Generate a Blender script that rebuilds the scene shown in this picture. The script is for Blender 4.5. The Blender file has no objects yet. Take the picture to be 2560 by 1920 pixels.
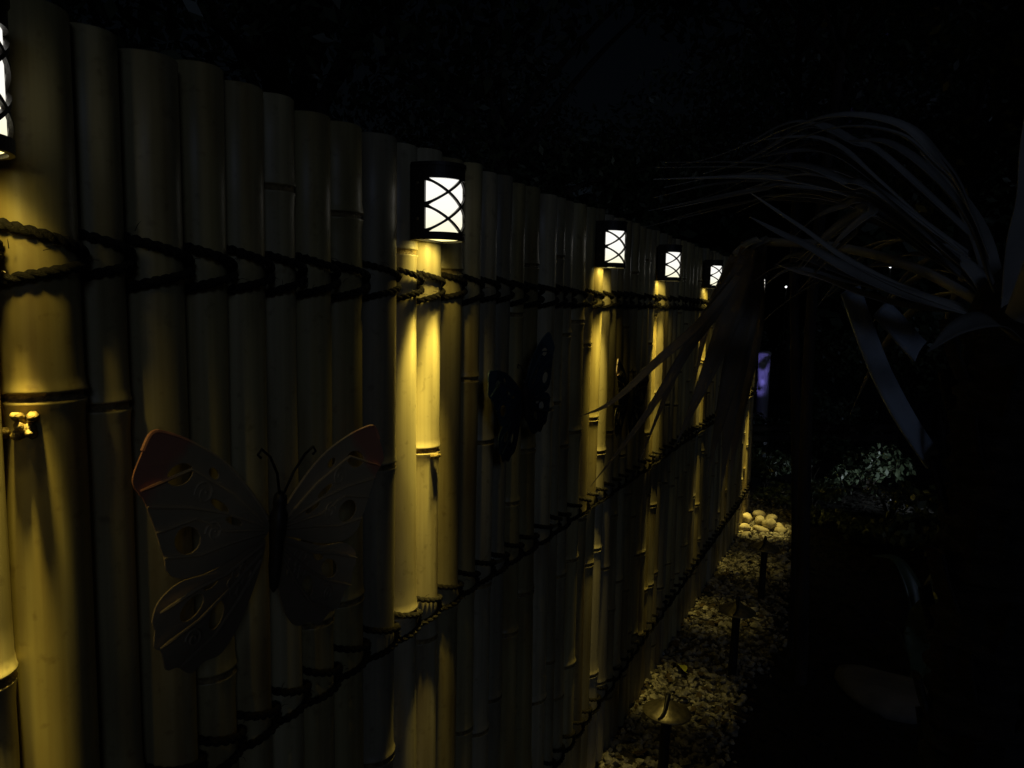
import bpy, bmesh, math, random
import numpy as np
from mathutils import Vector, Matrix, Euler
from mathutils.geometry import tessellate_polygon

R = math.radians
random.seed(7)
rng = np.random.default_rng(7)
scene = bpy.context.scene
COL = scene.collection

# ------------------------------------------------------------------ camera
cam_data = bpy.data.cameras.new('camera')
cam_data.sensor_width = 36.0
cam_data.lens = 1924.0 / 2560.0 * 36.0
cam_data.clip_start = 0.02
cam_data.clip_end = 400
cam = bpy.data.objects.new('camera', cam_data)
cam.matrix_world = (Matrix.Translation((0.766, 0, 1.5)) @ Matrix.Rotation(R(25.03), 4, 'Z')
                    @ Matrix.Rotation(R(90 - 5.996), 4, 'X') @ Matrix.Rotation(R(1.034), 4, 'Z'))
COL.objects.link(cam)
scene.camera = cam

# ------------------------------------------------------------------ night sky and moonlight
SUN_DIR = Vector((0.62, -0.70, 0.34)).normalized()        # towards the light
sun_el = math.asin(SUN_DIR.z)
sun_az = math.atan2(SUN_DIR.x, SUN_DIR.y)
world = bpy.data.worlds.new('World')
scene.world = world
world.use_nodes = True
nt = world.node_tree
nt.nodes.clear()
o = nt.nodes.new('ShaderNodeOutputWorld')
bg = nt.nodes.new('ShaderNodeBackground')
sky = nt.nodes.new('ShaderNodeTexSky')
sky.sky_type = 'NISHITA'
sky.sun_disc = False
sky.sun_elevation = sun_el
sky.sun_rotation = sun_az
bg.inputs['Strength'].default_value = 0.0003
nt.links.new(sky.outputs['Color'], bg.inputs['Color'])
nt.links.new(bg.outputs[0], o.inputs[0])

moon = bpy.data.lights.new('moonlight', 'SUN')
moon.energy = 0.046
moon.angle = R(12)
moon.color = (0.50, 0.64, 1.0)
mo = bpy.data.objects.new('moonlight', moon)
mo.rotation_euler = SUN_DIR.to_track_quat('Z', 'Y').to_euler()
COL.objects.link(mo)

vs = scene.view_settings
vs.view_transform = 'Standard'
vs.look = 'None'
vs.exposure = 0.0
vs.gamma = 1.0
vs.use_curve_mapping = False
scene.render.engine = 'CYCLES'
scene.cycles.use_denoising = True
scene.cycles.max_bounces = 6
scene.cycles.sample_clamp_indirect = 2.0
scene.cycles.sample_clamp_direct = 0.0


# ------------------------------------------------------------------ helpers
def link(name, mesh, parent=None, mats=()):
    ob = bpy.data.objects.new(name, mesh)
    COL.objects.link(ob)
    if parent is not None:
        ob.parent = parent
    for m in mats:
        if m is not None and len(mesh.materials) < len(mats):
            mesh.materials.append(m)
    return ob


def tag(ob, label=None, cat=None, group=None, kind=None):
    if label: ob['label'] = label
    if cat: ob['category'] = cat
    if group: ob['group'] = group
    if kind: ob['kind'] = kind
    return ob


def thing(name, loc, label, cat, group=None, rotz=0.0):
    ob = bpy.data.objects.new(name, None)
    ob.empty_display_size = 0.05
    ob.location = loc
    ob.rotation_euler = (0, 0, rotz)
    COL.objects.link(ob)
    return tag(ob, label, cat, group)


def copy_tree(ob, parent=None):
    c = ob.copy()
    COL.objects.link(c)
    if parent is not None:
        c.parent = parent
    for ch in list(ob.children):
        copy_tree(ch, c)
    return c


class MB:
    """Collects vertices and faces of one mesh."""
    def __init__(s):
        s.v = []; s.f = []; s.mi = []; s.m = 0

    def add(s, verts, faces):
        b = len(s.v)
        s.v.extend([tuple(p) for p in verts])
        s.f.extend([tuple(i + b for i in f) for f in faces])
        s.mi.extend([s.m] * len(faces))

    def lathe(s, prof, seg=24, cx=0, cy=0, cap0=False, cap1=False, jit=None):
        verts, faces = [], []
        for (z, r) in prof:
            for k in range(seg):
                a = 2 * math.pi * k / seg
                rr = r * (jit(a, z) if jit else 1)
                verts.append((cx + rr * math.cos(a), cy + rr * math.sin(a), z))
        for i in range(len(prof) - 1):
            for k in range(seg):
                k2 = (k + 1) % seg
                faces.append((i * seg + k, i * seg + k2, (i + 1) * seg + k2, (i + 1) * seg + k))
        if cap0: faces.append(tuple(range(seg))[::-1])
        if cap1: faces.append(tuple((len(prof) - 1) * seg + k for k in range(seg)))
        s.add(verts, faces)

    def tube(s, pts, rad, seg=8, cap=True, closed=False):
        pts = [Vector(p) for p in pts]
        n = len(pts)
        if not hasattr(rad, '__len__'):
            rad = [rad] * n
        verts, faces = [], []
        up = Vector((0.13, 0.27, 1)).normalized()
        prev = None
        for i, p in enumerate(pts):
            t = (pts[min(i + 1, n - 1)] - pts[max(i - 1, 0)])
            if t.length < 1e-9: t = Vector((0, 0, 1))
            t.normalize()
            if prev is None:
                a = t.cross(up)
                if a.length < 1e-3: a = t.cross(Vector((1, 0, 0)))
            else:
                a = prev - t * prev.dot(t)
            a.normalize(); prev = a
            b = t.cross(a)
            for k in range(seg):
                w = 2 * math.pi * k / seg
                verts.append(p + (a * math.cos(w) + b * math.sin(w)) * rad[i])
        for i in range(n - 1):
            for k in range(seg):
                k2 = (k + 1) % seg
                faces.append((i * seg + k, i * seg + k2, (i + 1) * seg + k2, (i + 1) * seg + k))
        if cap:
            faces.append(tuple(range(seg))[::-1])
            faces.append(tuple((n - 1) * seg + k for k in range(seg)))
        s.add(verts, faces)

    def box(s, lo, hi):
        x0, y0, z0 = lo; x1, y1, z1 = hi
        v = [(x0, y0, z0), (x1, y0, z0), (x1, y1, z0), (x0, y1, z0), (x0, y0, z1), (x1, y0, z1), (x1, y1, z1), (x0, y1, z1)]
        s.add(v, [(3, 2, 1, 0), (4, 5, 6, 7), (0, 1, 5, 4), (1, 2, 6, 5), (2, 3, 7, 6), (3, 0, 4, 7)])

    def mesh(s, name, smooth=True):
        me = bpy.data.meshes.new(name)
        me.from_pydata(s.v, [], s.f)
        if smooth:
            me.polygons.foreach_set('use_smooth', [True] * len(me.polygons))
        if any(s.mi):
            me.polygons.foreach_set('material_index', s.mi)
        me.update()
        return me

    def build(s, name, mats, parent=None, smooth=True):
        if not isinstance(mats, (list, tuple)): mats = (mats,)
        return link(name, s.mesh(name, smooth), parent, mats)


# ------------------------------------------------------------------ materials
def mat(name, rough=0.6, spec=0.5, metal=0.0):
    m = bpy.data.materials.new(name)
    m.use_nodes = True
    b = m.node_tree.nodes['Principled BSDF']
    b.inputs['Roughness'].default_value = rough
    b.inputs['Specular IOR Level'].default_value = spec
    b.inputs['Metallic'].default_value = metal
    return m, m.node_tree, b


def ramp(t, stops):
    n = t.nodes.new('ShaderNodeValToRGB')
    el = n.color_ramp.elements
    while len(el) < len(stops): el.new(0.5)
    for e, (p, c) in zip(el, stops):
        e.position = p
        e.color = (*c, 1)
    return n


def noisy(name, c0, c1, scale, rough=0.7, stretch=(1, 1, 1), bump=0.0, bump_scale=None, detail=5, spec=0.4, metal=0.0, rand=0.25):
    """A surface that wanders between two colours, with fine relief and per-object value jitter."""
    m, t, b = mat(name, rough, spec, metal)
    tc = t.nodes.new('ShaderNodeTexCoord')
    mp = t.nodes.new('ShaderNodeMapping')
    mp.inputs['Scale'].default_value = stretch
    t.links.new(tc.outputs['Object'], mp.inputs[0])
    nz = t.nodes.new('ShaderNodeTexNoise')
    nz.inputs['Scale'].default_value = scale
    nz.inputs['Detail'].default_value = detail
    t.links.new(mp.outputs[0], nz.inputs['Vector'])
    rp = ramp(t, [(0.3, c0), (0.7, c1)])
    t.links.new(nz.outputs['Fac'], rp.inputs[0])
    oi = t.nodes.new('ShaderNodeObjectInfo')
    mr = t.nodes.new('ShaderNodeMapRange')
    mr.inputs['To Min'].default_value = 1 - rand
    mr.inputs['To Max'].default_value = 1 + rand
    t.links.new(oi.outputs['Random'], mr.inputs['Value'])
    hs = t.nodes.new('ShaderNodeHueSaturation')
    t.links.new(mr.outputs[0], hs.inputs['Value'])
    t.links.new(rp.outputs[0], hs.inputs['Color'])
    t.links.new(hs.outputs[0], b.inputs['Base Color'])
    if bump:
        n2 = t.nodes.new('ShaderNodeTexNoise')
        n2.inputs['Scale'].default_value = bump_scale or scale * 4
        n2.inputs['Detail'].default_value = 6
        t.links.new(mp.outputs[0], n2.inputs['Vector'])
        bp = t.nodes.new('ShaderNodeBump')
        bp.inputs['Strength'].default_value = bump
        bp.inputs['Distance'].default_value = 0.01
        t.links.new(n2.outputs['Fac'], bp.inputs['Height'])
        t.links.new(bp.outputs[0], b.inputs['Normal'])
    return m


def translucent(m, amount):
    t = m.node_tree
    b = t.nodes['Principled BSDF']; o = t.nodes['Material Output']
    tr = t.nodes.new('ShaderNodeBsdfTranslucent'); mx = t.nodes.new('ShaderNodeMixShader')
    mx.inputs[0].default_value = amount
    t.links.new(b.inputs['Base Color'].links[0].from_socket, tr.inputs['Color'])
    t.links.new(b.outputs[0], mx.inputs[1]); t.links.new(tr.outputs[0], mx.inputs[2])
    t.links.new(mx.outputs[0], o.inputs['Surface'])
    return m


def bamboo_material():
    m, t, b = mat('bamboo', 0.36, 0.45)
    tc = t.nodes.new('ShaderNodeTexCoord')
    oi = t.nodes.new('ShaderNodeObjectInfo')
    off = t.nodes.new('ShaderNodeVectorMath'); off.operation = 'MULTIPLY_ADD'
    cmb = t.nodes.new('ShaderNodeCombineXYZ')
    for k in range(3): t.links.new(oi.outputs['Random'], cmb.inputs[k])
    off.inputs[1].default_value = (37, 53, 71)
    t.links.new(cmb.outputs[0], off.inputs[0])
    t.links.new(tc.outputs['Object'], off.inputs[2])
    mp = t.nodes.new('ShaderNodeMapping')
    mp.inputs['Scale'].default_value = (90, 90, 1.6)
    t.links.new(off.outputs[0], mp.inputs[0])
    fib = t.nodes.new('ShaderNodeTexNoise')
    fib.inputs['Scale'].default_value = 1.0; fib.inputs['Detail'].default_value = 4
    t.links.new(mp.outputs[0], fib.inputs['Vector'])
    r1 = ramp(t, [(0.25, (0.41, 0.34, 0.16)), (0.55, (0.51, 0.44, 0.22)), (0.8, (0.57, 0.50, 0.28))])
    t.links.new(fib.outputs['Fac'], r1.inputs[0])
    # broad weather blotches
    mp2 = t.nodes.new('ShaderNodeMapping'); mp2.inputs['Scale'].default_value = (12, 12, 2.5)
    t.links.new(off.outputs[0], mp2.inputs[0])
    bl = t.nodes.new('ShaderNodeTexNoise'); bl.inputs['Scale'].default_value = 1.0; bl.inputs['Detail'].default_value = 5
    t.links.new(mp2.outputs[0], bl.inputs['Vector'])
    r2 = ramp(t, [(0.30, (0.46, 0.38, 0.30)), (0.54, (1, 1, 1))])
    t.links.new(bl.outputs['Fac'], r2.inputs[0])
    mul = t.nodes.new('ShaderNodeMixRGB'); mul.blend_type = 'MULTIPLY'; mul.inputs[0].default_value = 0.85
    t.links.new(r1.outputs[0], mul.inputs[1]); t.links.new(r2.outputs[0], mul.inputs[2])
    # sooty specks
    sp = t.nodes.new('ShaderNodeTexNoise'); sp.inputs['Scale'].default_value = 60; sp.inputs['Detail'].default_value = 3
    t.links.new(off.outputs[0], sp.inputs['Vector'])
    r3 = ramp(t, [(0.60, (1, 1, 1)), (0.74, (0.35, 0.28, 0.2))])
    t.links.new(sp.outputs['Fac'], r3.inputs[0])
    mul2 = t.nodes.new('ShaderNodeMixRGB'); mul2.blend_type = 'MULTIPLY'; mul2.inputs[0].default_value = 0.4
    t.links.new(mul.outputs[0], mul2.inputs[1]); t.links.new(r3.outputs[0], mul2.inputs[2])
    hs = t.nodes.new('ShaderNodeHueSaturation')
    mr = t.nodes.new('ShaderNodeMapRange'); mr.inputs['To Min'].default_value = 0.62; mr.inputs['To Max'].default_value = 1.12
    t.links.new(oi.outputs['Random'], mr.inputs['Value'])
    t.links.new(mr.outputs[0], hs.inputs['Value'])
    m7 = t.nodes.new('ShaderNodeMath'); m7.operation = 'MULTIPLY'; m7.inputs[1].default_value = 7.31
    fr = t.nodes.new('ShaderNodeMath'); fr.operation = 'FRACT'
    ms = t.nodes.new('ShaderNodeMapRange'); ms.inputs['To Min'].default_value = 0.72; ms.inputs['To Max'].default_value = 1.12
    t.links.new(oi.outputs['Random'], m7.inputs[0]); t.links.new(m7.outputs[0], fr.inputs[0])
    t.links.new(fr.outputs[0], ms.inputs['Value']); t.links.new(ms.outputs[0], hs.inputs['Saturation'])
    t.links.new(mul2.outputs[0], hs.inputs['Color'])
    t.links.new(hs.outputs[0], b.inputs['Base Color'])
    rr = t.nodes.new('ShaderNodeMapRange'); rr.inputs['To Min'].default_value = 0.28; rr.inputs['To Max'].default_value = 0.55
    t.links.new(bl.outputs['Fac'], rr.inputs['Value']); t.links.new(rr.outputs[0], b.inputs['Roughness'])
    bp = t.nodes.new('ShaderNodeBump'); bp.inputs['Strength'].default_value = 0.12; bp.inputs['Distance'].default_value = 0.002
    t.links.new(fib.outputs['Fac'], bp.inputs['Height']); t.links.new(bp.outputs[0], b.inputs['Normal'])
    return m


def emitter(name, color, strength):
    m = bpy.data.materials.new(name)
    m.use_nodes = True
    t = m.node_tree; t.nodes.clear()
    o = t.nodes.new('ShaderNodeOutputMaterial'); e = t.nodes.new('ShaderNodeEmission')
    e.inputs[0].default_value = (*color, 1); e.inputs[1].default_value = strength
    t.links.new(e.outputs[0], o.inputs[0])
    return m


M_BAMBOO = bamboo_material()
M_BINNER = noisy('bamboo_inside', (0.20, 0.14, 0.07), (0.32, 0.24, 0.12), 40, 0.8)
M_RING = noisy('bamboo_node_scar', (0.10, 0.07, 0.03), (0.36, 0.27, 0.10), 120, 0.6, bump=0.4, bump_scale=300)
M_ROPE = noisy('coir_rope', (0.008, 0.0065, 0.0045), (0.032, 0.026, 0.017), 260, 0.9, bump=0.8, bump_scale=900, rand=0)
M_RAIL = noisy('rail_wood', (0.012, 0.010, 0.008), (0.03, 0.024, 0.018), 30, 0.8, (1, 0.1, 1))
M_BLACK = noisy('lantern_metal', (0.018, 0.016, 0.013), (0.035, 0.031, 0.026), 200, 0.42, bump=0.15, bump_scale=500, spec=0.5, rand=0)
M_GLASS = emitter('lantern_glass', (1.0, 0.97, 0.88), 1.08)
_t = M_GLASS.node_tree                       # the frosted pane is whiter near its lamps at the top, creamier towards the bottom
_tc = _t.nodes.new('ShaderNodeTexCoord'); _sp = _t.nodes.new('ShaderNodeSeparateXYZ')
_rp = ramp(_t, [(0.0, (1.0, 0.95, 0.66)), (0.45, (1.0, 0.97, 0.88)), (1.0, (1.0, 0.98, 0.93))])
_t.links.new(_tc.outputs['Generated'], _sp.inputs[0]); _t.links.new(_sp.outputs['Z'], _rp.inputs[0])
_t.links.new(_rp.outputs[0], _t.nodes['Emission'].inputs[0])
M_LENS = emitter('lantern_lens', (1.0, 0.86, 0.34), 1.9)
M_BRASS = noisy('path_light_brass', (0.18, 0.155, 0.095), (0.36, 0.31, 0.18), 60, 0.38, bump=0.1, metal=0.6, rand=0.1)
M_DARKMETAL = noisy('path_light_post', (0.012, 0.011, 0.010), (0.03, 0.027, 0.023), 90, 0.5, rand=0.1)
M_GROUND = noisy('mulch_soil', (0.007, 0.006, 0.005), (0.022, 0.018, 0.013), 38, 0.95, bump=1.0, bump_scale=120, rand=0)
M_BED = noisy('gravel_dust', (0.03, 0.026, 0.02), (0.08, 0.07, 0.055), 90, 0.95, bump=0.8, bump_scale=200, rand=0)
M_GRAVEL = noisy('gravel_stone', (0.035, 0.03, 0.022), (0.52, 0.48, 0.38), 26, 0.8, bump=0.3, bump_scale=160, rand=0)
M_RIVER = noisy('river_stone', (0.36, 0.30, 0.19), (0.62, 0.56, 0.38), 9, 0.62, bump=0.12, bump_scale=60)
M_ROCK = noisy('rock', (0.14, 0.135, 0.125), (0.30, 0.29, 0.275), 7, 0.85, bump=0.6, bump_scale=45)
M_PALM = noisy('palm_leaf', (0.33, 0.325, 0.295), (0.48, 0.47, 0.43), 9, 0.5, (1, 1, 1), bump=0.15, bump_scale=120, rand=0.35)
M_PALM = translucent(M_PALM, 0.15)
M_BLADE = noisy('dry_palm_blade', (0.20, 0.165, 0.11), (0.32, 0.27, 0.19), 12, 0.55, bump=0.2, bump_scale=140, rand=0.3)
M_STUB = noisy('cut_leaf_base', (0.44, 0.50, 0.58), (0.56, 0.62, 0.70), 14, 0.5, bump=0.2, bump_scale=150)  # bluish light falling on the cut leaves is put into this colour
M_BARK = noisy('palm_bark', (0.018, 0.016, 0.014), (0.06, 0.052, 0.044), 24, 0.95, (1, 1, 3), bump=0.9, bump_scale=80)
M_TRUNK = noisy('tree_bark', (0.02, 0.017, 0.014), (0.06, 0.05, 0.04), 18, 0.95, (1, 1, 0.3), bump=0.8, bump_scale=60)
M_LEAF = noisy('tree_leaf', (0.035, 0.05, 0.025), (0.09, 0.115, 0.055), 1.7, 0.42, spec=0.5)
M_SHRUB = noisy('shrub_leaf', (0.05, 0.075, 0.04), (0.15, 0.19, 0.11), 5, 0.35, spec=0.6)
M_YLEAF = noisy('yellow_leaf', (0.50, 0.52, 0.05), (0.62, 0.60, 0.10), 30, 0.5)
M_PLEAF = noisy('pale_leaf', (0.34, 0.31, 0.22), (0.46, 0.43, 0.33), 30, 0.6)
M_PALEWOOD = noisy('pale_post', (0.55, 0.54, 0.56), (0.68, 0.67, 0.70), 10, 0.6, (4, 4, 0.6), bump=0.2)
M_BULB = emitter('small_bulb', (0.92, 0.97, 1.0), 3.0)

# ------------------------------------------------------------------ ground
FENCE_TOP = 1.771
mb = MB()
n = 60
xs = np.linspace(-60, 60, 7); ys = np.linspace(-40, 120, 9)
vv = [(x, y, 0.0) for y in ys for x in xs]
ff = [(j * 7 + i, j * 7 + i + 1, (j + 1) * 7 + i + 1, (j + 1) * 7 + i) for j in range(8) for i in range(6)]
mb.add(vv, ff)
tag(mb.build('ground', M_GROUND, smooth=False), kind='structure')
mb = MB()
edge = []
for i in range(60):
    y = -1.0 + 7.4 * i / 59
    edge.append((0.40 + 0.05 * math.sin(y * 2.1) + 0.03 * math.sin(y * 5.7), y))
v = [(-0.12, y, 0.004) for _, y in edge] + [(x, y, 0.004) for x, y in edge]
mb.add(v, [(i, 60 + i, 61 + i, i + 1) for i in range(59)])
tag(mb.build('gravel_bed', M_BED, smooth=False), kind='structure')


def stone_shape(sub, seed, jitter):
    bm = bmesh.new()
    bmesh.ops.create_icosphere(bm, subdivisions=sub, radius=1.0)
    r = np.random.default_rng(seed)
    ax = r.normal(size=(5, 3)); ph = r.uniform(0, 6, 5)
    for vv in bm.verts:
        p = np.array(vv.co)
        k = 1 + jitter * sum(math.sin(2.2 * float(p @ a) + b) for a, b in zip(ax, ph)) / 2.4
        vv.co = vv.co * k
    vs_ = np.array([tuple(x.co) for x in bm.verts]); fs = [[x.index for x in f.verts] for f in bm.faces]
    bm.free()
    return vs_, np.array(fs)


def scatter(name, shapes, pts, sizes, squash, material, smooth=False):
    V, Fc, off = [], [], 0
    for (x, y, z), s in zip(pts, sizes):
        sv, sf = shapes[rng.integers(len(shapes))]
        e = Euler((rng.uniform(-0.5, 0.5), rng.uniform(-0.5, 0.5), rng.uniform(0, 6.3))).to_matrix()
        m = np.array(e)
        q = sv * np.array([1, rng.uniform(0.6, 1), squash * rng.uniform(0.7, 1.2)]) * s
        V.append(q @ m.T + np.array([x, y, z])); Fc.append(sf + off); off += len(sv)
    V = np.concatenate(V); Fc = np.concatenate(Fc)
    me = bpy.data.meshes.new(name)
    me.vertices.add(len(V)); me.vertices.foreach_set('co', V.ravel())
    me.loops.add(Fc.size); me.loops.foreach_set('vertex_index', Fc.ravel())
    me.polygons.add(len(Fc)); me.polygons.foreach_set('loop_start', np.arange(0, Fc.size, 3))
    me.polygons.foreach_set('use_smooth', [smooth] * len(Fc))
    me.update(calc_edges=True); me.validate()
    me.materials.append(material)
    ob = bpy.data.objects.new(name, me); COL.objects.link(ob)
    return ob


shapes = [stone_shape(1, 100 + i, 0.28) for i in range(14)]
P, S = [], []
N = 9500
for i in range(N):
    y = rng.uniform(1.2, 6.2)
    lim = 0.42 + 0.05 * math.sin(y * 2.1) + 0.03 * math.sin(y * 5.7) + rng.normal(0, 0.03)
    x = rng.uniform(-0.1, lim)
    s = float(np.clip(rng.lognormal(-4.62, 0.36), 0.005, 0.024))
    P.append((x, y, 0.004 + s * rng.uniform(0.1, 0.55))); S.append(s)
tag(scatter('gravel', shapes, P, S, 0.7, M_GRAVEL), kind='stuff')
# dead leaf scraps lying among the pebbles
P, S = [], []
for i in range(420):
    y = rng.uniform(1.4, 6.0); x = rng.uniform(-0.02, 0.46)
    P.append((x, y, 0.018)); S.append(float(rng.uniform(0.008, 0.022)))
M_SCRAP = noisy('leaf_scrap', (0.02, 0.014, 0.008), (0.11, 0.075, 0.035), 30, 0.8)
tag(scatter('leaf_litter', [stone_shape(1, 400 + i, 0.4) for i in range(6)], P, S, 0.16, M_SCRAP), kind='stuff')
# dark bark chips over the soil
chips = [stone_shape(1, 300 + i, 0.35) for i in range(8)]
P, S = [], []
for i in range(5000):
    y = rng.uniform(1.3, 7.5); x = rng.uniform(0.38, 2.2)
    s = float(np.clip(rng.lognormal(-4.3, 0.4), 0.006, 0.035))
    P.append((x, y, s * 0.2)); S.append(s)
tag(scatter('bark_mulch', chips, P, S, 0.35, M_GROUND), kind='stuff')

# ------------------------------------------------------------------ bamboo fence
fence = thing('bamboo_fence', (0, 2.3, 0), 'tall fence of upright bamboo poles lashed together with dark rope', 'fence')
FY = 2.3
edges = [0.454, 0.536, 0.600, 0.674, 0.742, 0.813, 0.880, 0.951, 1.035, 1.120, 1.194, 1.269, 1.358, 1.423, 1.505, 1.575, 1.650,
         1.743, 1.835, 1.888, 1.968, 2.060]
NODES = {0: [1.137, 0.62], 1: [1.405, 0.86], 2: [1.386, 0.95], 9: [1.226, 0.70], 11: [1.228, 0.86, 0.45], 10: [0.938, 1.59, 0.5], 8: [1.02, 1.635],
         6: [1.655, 1.15], 12: [1.563, 0.90], 22: [1.389, 0.88], 23: [1.167, 0.72], 3: [0.8], 4: [1.02], 5: [0.72]}
y = edges[0]
before = []
while y > -1.3:
    y -= random.uniform(0.064, 0.082); before.insert(0, y)
P0 = len(before)          # index of the pole left of edges[0]
alle = before + edges
while alle[-1] < 5.60:
    alle.append(alle[-1] + random.uniform(0.066, 0.088))
poles = []                # (y centre, radius, x offset)


def pole_mesh(r, top, nodes, seed):
    rnd = random.Random(seed)
    a1, a2, a3 = rnd.uniform(0, 6), rnd.uniform(0.0, 0.012), rnd.uniform(0, 6)
    prof = [(-0.05, r)]
    for zn in sorted(nodes):
        k = rnd.uniform(0.8, 1.15)
        prof += [(zn - 0.075, r * 1.0), (zn - 0.035, r * 0.985), (zn - 0.016, r * (1.0 + 0.02 * k)), (zn - 0.0115, r * (1 + 0.055 * k)), (zn - 0.009, r * (1 + 0.058 * k)),
                 (zn - 0.0075, r * 0.975), (zn - 0.0015, r * 0.972), (zn, r * (1 + 0.075 * k)), (zn + 0.0022, r * (1 + 0.078 * k)), (zn + 0.0045, r * (1 + 0.05 * k)),
                 (zn + 0.016, r * 1.012), (zn + 0.05, r * 1.0)]
    prof += [(top - 0.002, r), (top, r - 0.002), (top, r - 0.009)]
    prof = sorted(prof[:-3], key=lambda q: q[0]) + prof[-3:]
    prof = [q for i, q in enumerate(prof) if i == 0 or q[0] >= prof[i - 1][0]]
    # extra rings so that long internodes can bow a little
    full = [prof[0]]
    for q in prof[1:]:
        z0, r0 = full[-1]
        if q[0] - z0 > 0.2:
            n_ = int((q[0] - z0) / 0.15)
            for j in range(1, n_ + 1):
                f = j / (n_ + 1); full.append((z0 + (q[0] - z0) * f, r0 + (q[1] - r0) * f))
        full.append(q)
    mb = MB()
    seg = 30
    jit = lambda a, z: 1 + 0.012 * math.cos(2 * a + a1) + 0.004 * math.sin(3 * a + a3 + z * 2)
    mb.lathe(full, seg, jit=jit)
    # mark scar band faces
    mi = mb.mi
    for i in range(len(full) - 1):
        zc = 0.5 * (full[i][0] + full[i + 1][0])
        for zn in nodes:
            if zn - 0.0092 < zc < zn + 0.0005:
                for k in range(seg): mi[i * seg + k] = 1
    mb.m = 2
    mb.lathe([(top, r - 0.009), (top - 0.1, r - 0.010), (top - 0.1, 0.001)], 30)
    bow = rnd.uniform(-0.004, 0.004); bow2 = rnd.uniform(-0.004, 0.004); ph = rnd.uniform(0, 3)
    mb.v = [(x + bow * math.sin(z * 2.2 + ph), yy + bow2 * math.sin(z * 1.9 + ph), z) for x, yy, z in mb.v]
    return mb


for i in range(len(alle) - 1):
    idx = i - P0 + 1                     # photo numbering: pole 1 lies between edges[0] and edges[1]
    y0, y1 = alle[i], alle[i + 1]
    r = (y1 - y0) / 2 * 0.985
    yc = (y0 + y1) / 2
    top = FENCE_TOP + random.uniform(-0.006, 0.006)
    if idx in NODES:
        nd = list(NODES[idx])
    else:
        nd = []; z = random.uniform(0.12, 0.42)
        while z < top - 0.06:
            if abs(z - 1.535) > 0.05: nd.append(z)
            z += random.uniform(0.30, 0.47)
        if 1 <= idx <= 8: nd = [q for q in nd if q < 1.15]
    xo = random.uniform(-0.003, 0.003) + (0.037 - r) * 0.8
    if idx == 1: xo += 0.006                  # this pole stands proud of its neighbour
    if idx == 2: xo -= 0.004
    mb = pole_mesh(r, top, nd, 1000 + i)
    if idx == 1:                         # sawn-off branch stub below its node
        rr = random.Random(5)
        mb.m = 1
        for k in range(9):
            a = R(-62 + rr.uniform(-22, 22)); zz = 1.376 + rr.uniform(-0.010, 0.010)
            d = Vector((math.cos(a), math.sin(a), rr.uniform(-0.2, 0.5))).normalized()
            p = Vector((math.cos(a) * r * 0.95, math.sin(a) * r * 0.95, zz))
            mb.tube([p, p + d * 0.008, p + d * rr.uniform(0.010, 0.017)], [0.006, 0.005, rr.uniform(0.001, 0.004)], 7)
    if idx == 11:
        mb.m = 1
        mb.tube([(r * 0.8, -0.012, 1.212), (r * 1.12, -0.014, 1.214), (r * 1.18, 0.004, 1.213)], [0.005, 0.006, 0.003], 7)
    po = mb.build('bamboo_pole', (M_BAMBOO, M_RING, M_BINNER), fence)
    po.location = (xo, yc - FY, 0)
    po.rotation_euler = (random.uniform(-0.0015, 0.0015), random.uniform(-0.002, 0.002), 0)
    poles.append((yc, r, xo))

ROPE_Z = [(-1.3, 1.545), (0.46, 1.541), (0.7, 1.537), (1.19, 1.530), (1.53, 1.526), (2.08, 1.517), (2.8, 1.516), (3.66, 1.509), (5.7, 1.50)]


def interp(tab, y):
    for (a, za), (b, zb) in zip(tab, tab[1:]):
        if y <= b: return za + (zb - za) * (y - a) / (b - a)
    return tab[-1][1]


def twist(mb, pts, r_ply, r_off, turns_per_m, phase, seg=7):
    pts = [Vector(p) for p in pts]
    L = 0; ls = [0]
    for a, b in zip(pts, pts[1:]):
        L += (b - a).length; ls.append(L)
    m = max(6, int(L / 0.0032))
    fine = []
    for i in range(m + 1):
        s = L * i / m
        k = max(j for j in range(len(ls)) if ls[j] <= s + 1e-9); k = min(k, len(pts) - 2)
        f = (s - ls[k]) / max(1e-9, ls[k + 1] - ls[k])
        fine.append((pts[k].lerp(pts[k + 1], f), s))
    for ply in range(2):
        out = []
        for i, (p, s) in enumerate(fine):
            t = (fine[min(i + 1, m)][0] - fine[max(i - 1, 0)][0]).normalized()
            a = t.cross(Vector((0.3, 0.1, 1))).normalized(); b = t.cross(a)
            w = s * turns_per_m * 2 * math.pi + ply * math.pi + phase
            out.append(p + (a * math.cos(w) + b * math.sin(w)) * r_off)
        mb.tube(out, r_ply, seg)


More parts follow.
